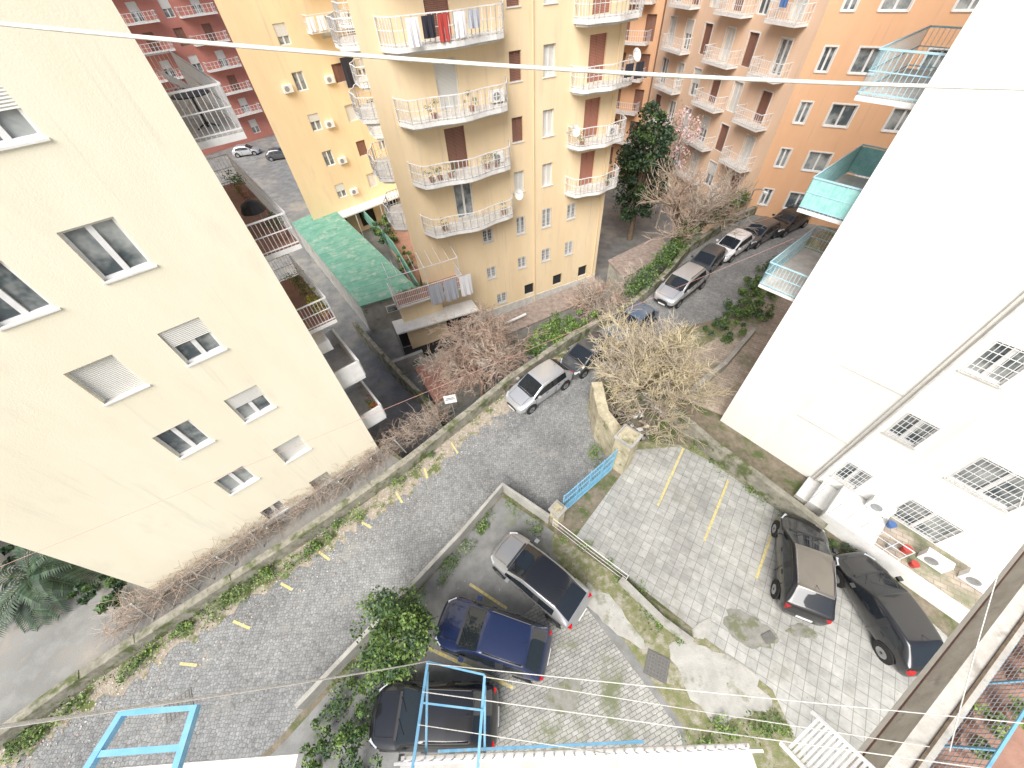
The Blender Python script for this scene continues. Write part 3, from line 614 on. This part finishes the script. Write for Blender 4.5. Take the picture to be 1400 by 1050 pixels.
# ---------------------------------------------------------------- cars
def car(name,loc,heading,col,L=4.1,Wd=1.74,H=1.48,xc=1.05,xw=.30,xr=None,xb=None,rails=False,sun=None,trimlow=False,z=0):
    e=empty(name,(loc[0],loc[1],z),math.radians(heading)); h=L/2; w=Wd/2; k=H
    if xr is None: xr=-h+.72
    if xb is None: xb=-h+.22
    tw=w*.755
    st=[(h,w*.52,.36,.30*k,.37*k,w*.40),(h-.05,w*.76,.25,.38*k,.43*k,w*.58),(h-.24,w*.93,.20,.46*k,.51*k,w*.70),(h-.70,w*.99,.20,.55*k,.60*k,w*.77),(xc+.10,w,.20,.60*k,.645*k,w*.80),
        (xc,w,.20,.61*k,.66*k,w*.81),(xw,w,.20,.63*k,.955*k,tw),(xw-.16,w,.20,.63*k,.98*k,tw),((xw+xr)/2+.04,w,.20,.64*k,k,tw),((xw+xr)/2-.04,w,.20,.64*k,k,tw),
        (xr+.14,w*.99,.20,.655*k,.985*k,tw*.97),(xr,w*.98,.20,.66*k,.96*k,tw*.94),(xb,w*.93,.22,.655*k,.69*k,w*.74),(xb-.06,w*.91,.24,.61*k,.665*k,w*.72),(-h+.04,w*.80,.28,.46*k,.52*k,w*.62),(-h,w*.62,.36,.38*k,.43*k,w*.5)]
    mb=MB(); rings=[]
    for (x,ww,zl,bl,tz,t) in st:
        half=[(0,zl),(ww*.88,zl),(ww,zl+.5*(bl-zl)),(ww*.965,bl),(t+.045,tz-.075 if tz>bl+.2 else (bl+tz)/2+.01),(t-.035,tz-.012),(t*.5,tz+.014),(0,tz+.022)]
        ring=[(x,y,zz) for y,zz in half]+[(x,-y,zz) for y,zz in half[-2:0:-1]]
        i=len(mb.v); mb.v+=ring; rings.append(i)
    n=14
    for r in range(len(rings)-1):
        for q in range(n):
            a=rings[r]+q;b_=rings[r]+(q+1)%n;c=rings[r+1]+(q+1)%n;d=rings[r+1]+q
            qq=q if q<7 else 13-q
            m=col
            if qq==0: m='trim'
            if qq==1 and trimlow: m='trim'
            if qq==3 and r in (5,6,7,9,10): m='carglass'
            if qq==3 and r in (8,): m='trim'
            if qq in(5,6) and r==5: m='carglass'
            if qq in(5,6) and r==11: m='carglass'
            if sun and qq in (5,6) and r in (6,7,8,9,10): m=sun
            mb.f.append((a,d,c,b_)); mb.m.append(mb.mi(m))
    mb.f.append(tuple(rings[0]+q for q in range(n))); mb.m.append(mb.mi('trim')); mb.f.append(tuple(rings[-1]+n-1-q for q in range(n))); mb.m.append(mb.mi(col))
    o=mb.obj('body',e,True); sb=o.modifiers.new('s','SUBSURF'); sb.levels=2; sb.render_levels=2
    me=o.data
    ca=me.attributes.new('crease_edge','FLOAT','EDGE')
    for ed in me.edges:
        a,b_=ed.vertices; ra,qa=a//14,a%14; rb,qb=b_//14,b_%14
        cr=0
        if qa==qb and qa in(3,11): cr=.4
        if qa==qb and qa in(5,9) and 5<=min(ra,rb)<=11: cr=.55
        if ra==rb and ra in (5,12): cr=.6
        if ra==rb and ra in (6,11): cr=.5
        if qa==qb and qa in(1,13): cr=.6
        ca.data[ed.index].value=cr
    d=MB()
    for x in (h-.78,-h+.76):
        for s in (1,-1):
            y=s*(w-.012)
            d.tube([(x,y-s*.03,.35),(x,y+s*.004,.35)],.375,'rubber',20)
            d.tube([(x,y-s*.2,.31),(x,y+s*.015,.31)],.31,'rubber',20)
            d.tube([(x,y-s*.05,.31),(x,y+s*.022,.31)],.20,'chrome',12)
            d.tube([(x,y,.31),(x,y+s*.026,.31)],.05,'trim',8)
    for s in (1,-1):
        T=Matrix.Translation((h-.30,s*w*.72,.45*k))@Matrix.Rotation(-s*.55,4,'Z')@Matrix.Rotation(.2,4,'Y')
        d.box(-.20,.15,-.08,.09,-.05,.055,'lamp',T)
        T=Matrix.Translation((-h+.15,s*w*.74,.55*k))@Matrix.Rotation(s*.45,4,'Z')
        d.box(-.07,.08,-.07,.09,-.12,.10,'redlamp',T)
        d.box(xc-.34,xc-.18,s*(w+.0)-(.0 if s>0 else .16),s*(w+.0)+(.16 if s>0 else .0),.65*k,.65*k+.11,col)
        for x in (.15,-.75): d.box(x-.09,x+.09,s*(w*.975)-.02,s*(w*.975)+.02,.575*k,.59*k,'trim')
        for x in (xc-.1,(xw+xr)/2,xr+.15): d.box(x-.006,x+.006,s*(w*.985)-.02,s*(w*.985)+.006,.25,.58*k,'trim')
        if rails: d.tube([(xw-.2,s*(tw-.03),k*.985+.035),(xr+.1,s*(tw-.06),k*.985+.025)],.020,rails,6)
        d.tube([(h-.30,s*w*.62,.535*k+.008),(xc+.15,s*w*.62,.658*k+.010)],.006,'trim')
    d.tube([(h-.26,-w*.6,.51*k+.012),(h-.2,0,.515*k+.02),(h-.26,w*.6,.51*k+.012)],.006,'trim')
    d.box(h-.06,h+.006,-.40,.40,.36,.46,'trim'); d.box(h-.02,h+.018,-.26,.26,.28,.38,'plate'); d.box(-h-.02,-h+.03,-.26,.26,.50,.61,'plate')
    d.box(xc+.00,xc+.09,-w*.68,w*.68,.655*k,.670*k+.006,'trim')
    for s in (.1,-.45): d.tube([(xc+.03,s,.685*k),(xc-.25,s+.38,.69*k+.135)],.008,'trim')
    d.tube([(xr+.25,0,k+.0),(xr+.05,0,k+.14)],.008,'trim')
    d.obj('fittings',e)
    return e
car('hatchback_car',(.45,4.25),137,'p_grey',4.25,1.78,1.45,xr=-1.25,xb=-1.88,sun='p_black')
car('suv_car',(-1.45,2.3),160,'p_blue',4.3,1.82,1.6,trimlow=True,rails='trim')
car('suv_car',(-3.45,.2),176,'p_black',4.3,1.82,1.6,rails='trim')
car('suv_car',(11.0,3.95),63,'p_black',4.1,1.76,1.55,rails='chrome',sun='p_roof_reflection')  # black SUV; lighter roof colour is a painted reflection of the buildings
car('hatchback_car',(13.1,2.25),93,'p_black',4.0,1.70,1.46,xr=-1.2,xb=-1.75)
car('station_wagon_car',(1.55,14.3),216,'p_silver',4.15,1.72,1.52)
car('hatchback_car',(4.75,16.5),217,'p_dgrey',3.8,1.66,1.45)
car('hatchback_car',(8.2,19.1),218,'p_lblue',3.9,1.66,1.45)
car('suv_car',(12.6,22.6),219,'p_silver',4.6,1.84,1.70,xc=1.2,xw=.55,rails='trim',trimlow=True)
car('hatchback_car',(15.6,25.5),222,'p_dgrey',3.9,1.66,1.45)
car('hatchback_car',(18.3,27.3),216,'p_white',4.0,1.7,1.5)
car('hatchback_car',(21.2,28.9),212,'p_dgrey',4.0,1.7,1.5)
car('suv_car',(24.3,30.3),208,'p_black',4.2,1.75,1.6)
car('station_wagon_car',(-41,73.5),10,'p_silver',4.2,1.72,1.5,z=-4); car('hatchback_car',(-34.5,70.5),10,'p_dgrey',4.0,1.72,1.5,z=-4)
# ---------------------------------------------------------------- vegetation placement
G=['leaf_a','leaf_b','leaf_c']
bare('bare_tree',(7.4,13.7,0),1.5,1.6,4,['twig_yellow','twig_yellow','twig_grey'],.16,11,5,.0,.76,.12,rmin=.012,elev=.55)
bare('bare_tree',(-2.2,17.6,-4),4.3,1.55,4,['twig_brown','twig_brown','twig_grey'],.14,12,5,.12,.75,.05,rmin=.014,elev=.5,trunkm='twig_brown')
bare('bare_tree',(15.4,30.4,-4),5.0,2.1,4,['twig_grey','twig_brown'],.2,9,4,.02,.78,.22,rmin=.018,elev=1.0)
bare('bare_tree',(6.8,22.2,-4),3.6,1.35,3,['twig_brown','twig_grey'],.12,12,6,.05,.78,.1,rmin=.017,elev=.5)
bare('bare_tree',(10.2,24.0,-4),3.6,1.0,3,['twig_grey'],.1,8,5,.05,.78,.1,rmin=.015,elev=.5)
mb=MB()
for i in range(900):
    v=rsph(); leaf(mb,(-2.4+v.x*2.3,17.5+v.y*1.9,.1+v.z*1.6),.05,random.choice(['leaf_pink','leaf_dry']))
mb.obj('dry_leaves')
mb=MB(); 
for c,r,n in (((2.1,17.9,.5),(1.3,.9,1.1),32),((3.6,18.9,.6),(1.4,1.0,1.1),34),((5.2,20.0,.2),(1.2,.8,.7),16)): crown(mb,c,r,n,60,.085,G,[3,3,2],.35)
mb.obj('ivy_bush')
tree('green_tree',(-5.0,1.9,0),(-4.7,2.5,2.2),(1.35,1.3,1.4),95,70,.07,['leaf_a','leaf_b','leaf_dk2'],[3,4,2],.07,10,csize=.28)
mb=MB()
for c,r,n in (((-6.4,.6,.6),(1.0,1.0,.8),30),((-5.6,1.2,.5),(.8,.6,.6),16),((-7.2,-.4,.4),(.7,.8,.6),14),((-6.,-.6,.4),(.8,.8,.6),14)): crown(mb,c,r,n,60,.06,['leaf_a','leaf_b','leaf_dk2'],None,.35)
mb.obj('shrub')
tree('evergreen_tree',(13.6,37.5,-4),(13.6,37.3,3.0),(2.5,2.5,4.9),160,60,.16,['leaf_dk','leaf_dk2','leaf_a'],[4,3,1],.3,14,csize=.3)
tree('magnolia_tree',(17.0,39.5,-4),(17,39.2,4.8),(1.8,1.8,2.4),60,16,.11,['blossom','twig_grey','leaf_pink'],[3,2,1],.12,24,csize=.35,barkm='twig_grey')
mb=MB()
for c,r,n in (((16.0,19.6,.5),(1.7,1.3,.6),34),((18.2,21.8,.5),(1.7,1.3,.6),34),((14.0,18.0,.4),(1.3,.9,.5),20),((20.5,23.8,.5),(1.5,1.,.6),24)): crown(mb,c,r,n,60,.085,['leaf_a','leaf_b','leaf_dk2'],None,.5)
mb.obj('hedge')
patch('hedge',[(9.,21.6,.6),(12.3,24.9,.7),(15.4,28.6,.8),(20.8,32.8,1.0),(27,36,1.2)],.9,12000,.09,['leaf_a','leaf_b','leaf_dk2'],[3,2,2],.55,side=-1,cr=(.3,.75))
patch('ivy_on_wall',[(W[i][0]+.2,W[i][1]-.1,.1) for i in range(1,6)],.6,4600,.05,G,[2,3,2],.3)
patch('ivy_on_wall',[(-6.5,9.2,.1),(-4.2,11.1,.1)],.6,600,.045,G,[2,3,3],.25)
patch('weeds',[(-8,.9),(-6.2,2.3),(-4.4,4.1),(-1.2,7.6),(-.6,7.7),(.8,6.4)],.35,2000,.045,G,[2,3,2],.22,side=1)
patch('weeds',[(12.4,4.9),(11.0,6.9),(9.3,9.2),(7.0,12.2)],.5,1300,.04,G,[2,3,2],.15,side=1)
patch('weeds',[(4.3,3.3),(5.2,2.3),(5.7,1.7)],.4,300,.045,G,None,.2)
patch('weeds',[(4.8,-.9),(6.2,-.4),(7.6,-.3),(8.2,-.6)],.5,900,.05,G,None,.25)
patch('weeds',[(13.2,4.9),(14.6,3.2)],.6,500,.05,['leaf_a','leaf_dk2'],None,.4)
patch('weeds',[(4.0,9.0),(4.3,11.5)],-.5,250,.05,G,None,.3)
patch('weeds',[(1.5,5.9),(2.4,4.9),(4.2,2.9)],-.8,700,.035,['leaf_b','leaf_c'],None,.08)
def palm(loc,h,n,l):
    mb=MB(); b=Vector(loc); top=b+Vector((0,0,h)); mb.tube([b,top],.18,'bark',8,.14)
    for i in range(n):
        t=i*2.4; el=U(.1,1.2); pts=[top]; d=Vector((math.cos(t)*math.cos(el),math.sin(t)*math.cos(el),math.sin(el)))
        for k in range(6): d=(d+Vector((0,0,-.22))).normalized(); pts.append(pts[-1]+d*l/6)
        mb.tube(pts,.02,'leaf_a',3,.006)
        for k in range(1,24):
            f=k/24*6; j=min(int(f),5); q=pts[j].lerp(pts[j+1],f-j); dd=(pts[j+1]-pts[j]).normalized(); sd_=dd.cross(Vector((0,0,1))).normalized(); ln=l*.28*(1-abs(k/24-.45))
            for s in (1,-1): mb.face([q,q+sd_*s*ln*.5+dd*ln*.25+Vector((0,0,.03)),q+sd_*s*ln+dd*ln*.55-Vector((0,0,.12)),q+sd_*s*ln*.5+dd*ln*.42],random.choice(['leaf_dk2','leaf_dk','leaf_dk']))
    mb.obj('palm_tree')
palm((-20.5,5.6,0),1.2,22,2.2); palm((-26,7.5,0),1.6,22,2.6)
mb=MB(); crown(mb,(-17.6,5.0,.6),(1.4,.9,.7),18,45,.11,['leaf_dk','leaf_dk2','leaf_a']); crown(mb,(-23.5,7.5,.8),(2.0,1.4,.8),18,45,.14,['leaf_dk','leaf_dk2']); mb.obj('dark_shrubs')
mb=MB()
for i in range(2600):
    t=R(); j=int(t*8); a=W[1+j];b_=W[2+j] if j<8 else W[9]; s=R(); p=Vector((a[0]+(b_[0]-a[0])*s,a[1]+(b_[1]-a[1])*s,.02)); p+=Vector((.6,-.8,0))*abs(random.gauss(.2,1.0))+Vector((0,0,.005))
    leaf(mb,p,U(.02,.045),random.choice(['leaf_dry','leaf_pink','slab','slab']),3)
for i in range(500):
    p=Vector((U(-4,13),U(-1,9),.03)); 
    leaf(mb,p,.025,random.choice(['leaf_dry','leaf_b','slab']),3)
mb.obj('fallen_leaves')
mb=MB()
for i in range(120):
    c=(U(5.3,7.0),U(10.6,12.4),U(0,.15)); T=Matrix.Translation(c)@Matrix.Rotation(U(0,3),4,(R(),R(),R()+.1)); s=U(.04,.16); mb.box(-s,s,-s*.6,s*.6,-s*.3,s*.3,random.choice(['concrete','dark','bark','white','rustroof','wallstone']),T)
mb.obj('rubble_pile')
# ---------------------------------------------------------------- terrace (right), racks, lines
def TL(t,o): return Vector((7.92,1.38,0))+Vector((-.882,-.471,0))*t+Vector((.471,-.882,0))*o
mb=MB()
q=[TL(-5,0.02),TL(6,0.02),TL(6,2.4),TL(-5,2.4)]
mb.prism([(p.x,p.y) for p in q],10.15,10.3,'stucco_white','terracotta')
def strip(o0,o1,z0,z1,m):
    p=[TL(-5,o1),TL(6,o1),TL(6,o0),TL(-5,o0)]; mb.hexa([(x.x,x.y,z0) for x in p]+[(x.x,x.y,z1) for x in p],m)
strip(.04,.16,10.303,10.9,'ledge'); strip(-.02,.24,10.902,10.96,'ledge'); strip(.14,.17,10.963,10.985,'bark')
mb.obj('terrace_block')
mb=MB()
P=[TL(-5,.42),TL(6,.42)]
for z in (10.5,11.3): mb.tube([(P[0].x,P[0].y,z),(P[1].x,P[1].y,z)],.018,'bluepaint')
for i in range(138):
    t=-5+.08*i; p=TL(t,.42); mb.tube([(p.x,p.y,10.4),(p.x,p.y,11.3)],.005 if i%15 else .016,'greymetal' if i%15 else 'bluepaint')
for k in range(10): z=10.42+.085*k; mb.tube([(P[0].x,P[0].y,z),(P[1].x,P[1].y,z)],.0045,'greymetal')
mb.obj('terrace_fence')
def pot(p,r=.13,leafm=None,s=.3):
    mb=MB(); mb.tube([(0,0,0),(0,0,.22)],r*.7,'terracotta',12,r); mb.tube([(0,0,.2),(0,0,.24)],r*1.1,'terracotta',12,r*1.1)
    crown(mb,(0,0,.22+s*.7),(s*.7,s*.7,s*.7),6,35,.035,leafm or G,None,.6); o=mb.obj('potted_plant'); o.location=p
for t in (-1.2,-.5,-.1,.2,.9,1.3,1.7,2.3,2.7,3.1,3.8): p=TL(t,U(.55,.8)); pot((p.x,p.y,10.31),U(.1,.16),None,U(.12,.26))
F=Face(P0,P1)
for s,z in ((2.5,8.2),(3.2,8.2),(5.6,8.2),(2.2,5.1),(2.8,11.3),(12.5,8.2),(15,5.1),(6.5,5.1),(5.0,11.3),(4,14.4),(2,8.2),(6.2,8.2),(-1.6,1.1),(-.8,1.1),(.0,1.1)): pot(F.P(s,z+.01,.9),.15,['leaf_a','leaf_dk2','leaf_b'],.5)
Fc=Face(PL[1],PL[2])
for s,z,lm in ((.7,8.26,['leaf_yel','leaf_b']),(1.2,8.26,['leaf_yel','leaf_c']),(1.7,8.26,['leaf_yel','leaf_c']),(2.3,8.26,G),(3,8.26,G),(3.8,8.26,G),(1.,11.41,['leaf_a','leaf_dk2']),(5.5,11.41,G),(6.3,11.41,G),(.8,2.01,['leaf_yel','cloth_red']),(1.3,2.01,['cloth_red','leaf_b'])): pot(Fc.P(s,z,.85),.14,lm,.42)
def table(p,h=.7,r=.45):
    mb=MB(); mb.tube([(0,0,h),(0,0,h+.03)],r,'trim',20); mb.tube([(0,0,0),(0,0,h)],.03,'trim',6)
    for i in range(3): t=i*2.1; mb.tube([(0,0,.1),(.3*math.cos(t),.3*math.sin(t),0)],.02,'trim')
    o=mb.obj('round_table'); o.location=p
table(Fc.P(1.6,14.56,.55)); 
mb=MB(); mb.tube([(0,0,.5),(0,0,.75)],.4,'trim',14,.3); mb.tube([(0,0,.75),(0,0,.85)],.3,'trim',14,.1)
for sx in (-.25,.25):
    for sy in (-.2,.2): mb.tube([(sx,sy,0),(sx,sy,.55)],.02,'greymetal')
o=mb.obj('covered_barbecue'); o.location=Fc.P(2.6,11.41,.6)
for s,z in ((3.4,14.56),(4.6,14.56)):
    mb=MB()
    for i in range(12): mb.tube([(-.6+.1*i,-.25,.5),(-.6+.1*i,.25,.9)],.01,'whitemetal')
    for y,z2 in ((-.25,.5),(.25,.9)): mb.tube([(-.6,y,z2),(.6,y,z2)],.015,'whitemetal')
    for x in (-.5,.5): mb.tube([(x,-.25,0),(x,.25,.9)],.015,'whitemetal'); mb.tube([(x,.25,0),(x,-.25,.5)],.015,'whitemetal')
    o=mb.obj('drying_rack'); o.location=Fc.P(s,z,.6); o.rotation_euler=(0,0,2.2)
mb=MB(); mb.tube([(-2.7,-.5,14.5),(-2.55,.16,14.5),(-2.1,.16,14.5),(-2.05,-.5,14.5)],.03,'bluepaint',4); mb.tube([(-2.6,-.02,14.5),(-2.08,-.02,14.5)],.022,'bluepaint'); mb.obj('blue_bracket')
mb=MB()
for x in (-1.35,-.62):
    y=.6 if x<-1 else .42
    mb.tube([(x-.12,-.7,11.5),(x,y,11.5)],.022,'bluepaint'); mb.tube([(x-.1,-.6,10.7),(x,y-.1,11.48)],.018,'bluepaint')
for t in (.0,.45): mb.tube([(-1.35-.04*t,.6-.9*t,11.52),(-.62-.03*t,.42-.75*t,11.52)],.015,'bluepaint')
mb.obj('blue_bracket')
def rope(a,b,r,sag=.1,m='rope'):
    a=Vector(a);b=Vector(b); mb=MB(); pts=[a.lerp(b,i/16)-Vector((0,0,sag*4*(i/16)*(1-i/16))) for i in range(17)]; mb.tube(pts,r,m,6); mb.obj('clothesline')
rope((-.98,1.0,17.46),(1.25,.90,17.235),.0035,.02)
rope((-1.6,.02,16.5),(-1.35,.6,11.55),.006,.12)
rope((-1.35,.58,11.55),(6.3,-.5,11.4),.006,.12); rope((-1.38,.3,11.55),(6.2,-.95,11.4),.006,.1); rope((-1.4,.0,11.55),(6.2,-1.3,11.4),.005,.08)
rope((-.62,.4,11.55),(4.6,-.55,11.0),.005,.1); rope((4.8,-.6,11),(6.6,1.9,12.5),.006,.05)
rope((-16,1.2,9),(13,14,9.5),.005,.1,'redcord')
mb=MB(); mb.prism([(-1.7,-2),(2.5,-2),(2.5,-.40),(-1.7,-.28)],10.9,11.05,'white','slab'); railing(mb,[(-1.65,-.32),(2.45,-.44)],11.05,.45,'whitemetal',.12,.01,.02)
mb.tube([(-1.2,-.25,11.3),(1.2,-.3,11.35)],.02,'bluepaint')
mb.prism([(-5,-2),(-1.9,-2),(-1.9,-.12),(-5,-.12)],13.3,13.4,'white'); mb.obj('lower_balcony')
mb=MB(); T=Matrix.Translation((3.4,-.62,11))@Matrix.Rotation(.45,4,'Z')@Matrix.Rotation(-.5,4,'X')
for i in range(14): mb.box(-.28,.28,-.35+.05*i,-.32+.05*i,-.01,.015,'white',T)
for x in (-.32,.28): mb.box(x,x+.04,-.38,.40,-.02,.03,'white',T)
mb.obj('white_louvre_panel')
# ---------------------------------------------------------------- light, sky, camera
w=bpy.data.worlds.new('World'); sc.world=w; w.use_nodes=True; nt=w.node_tree
sky=nt.nodes.new('ShaderNodeTexSky'); sky.sky_type='NISHITA'; sky.sun_disc=False
el=math.radians(48); az=math.radians(204)
sky.sun_elevation=el; sky.sun_rotation=az; sky.air_density=1.0; sky.dust_density=4.0; sky.ozone_density=1.0
nt.links.new(sky.outputs[0],nt.nodes['Background'].inputs[0]); nt.nodes['Background'].inputs[1].default_value=.15
sd=Vector((math.sin(az)*math.cos(el),math.cos(az)*math.cos(el),math.sin(el)))
l=bpy.data.lights.new('sun','SUN'); l.energy=4.8; l.angle=math.radians(45); l.color=(1,.99,.97)
o=bpy.data.objects.new('sun',l); o.rotation_euler=sd.to_track_quat('Z','Y').to_euler(); o.location=(0,-20,40); COL.objects.link(o)
cam=bpy.data.cameras.new('camera'); cam.sensor_width=36; cam.lens=13.53; cam.clip_start=.05; cam.clip_end=1500
co=bpy.data.objects.new('camera',cam); COL.objects.link(co); sc.camera=co
th=math.radians(49.18); S,Cc=math.sin(th),math.cos(th)
R0=Vector((1,0,0)); D0=Vector((0,-S,-Cc)); ex=R0*.997+D0*.077; ey=R0*-.077+D0*.997; ff=Vector((0,Cc,-S))
co.matrix_world=Matrix(((ex.x,-ey.x,-ff.x,0),(ex.y,-ey.y,-ff.y,0),(ex.z,-ey.z,-ff.z,17.5),(0,0,0,1)))
sc.view_settings.view_transform='Standard'; sc.view_settings.look='None'; sc.view_settings.exposure=0
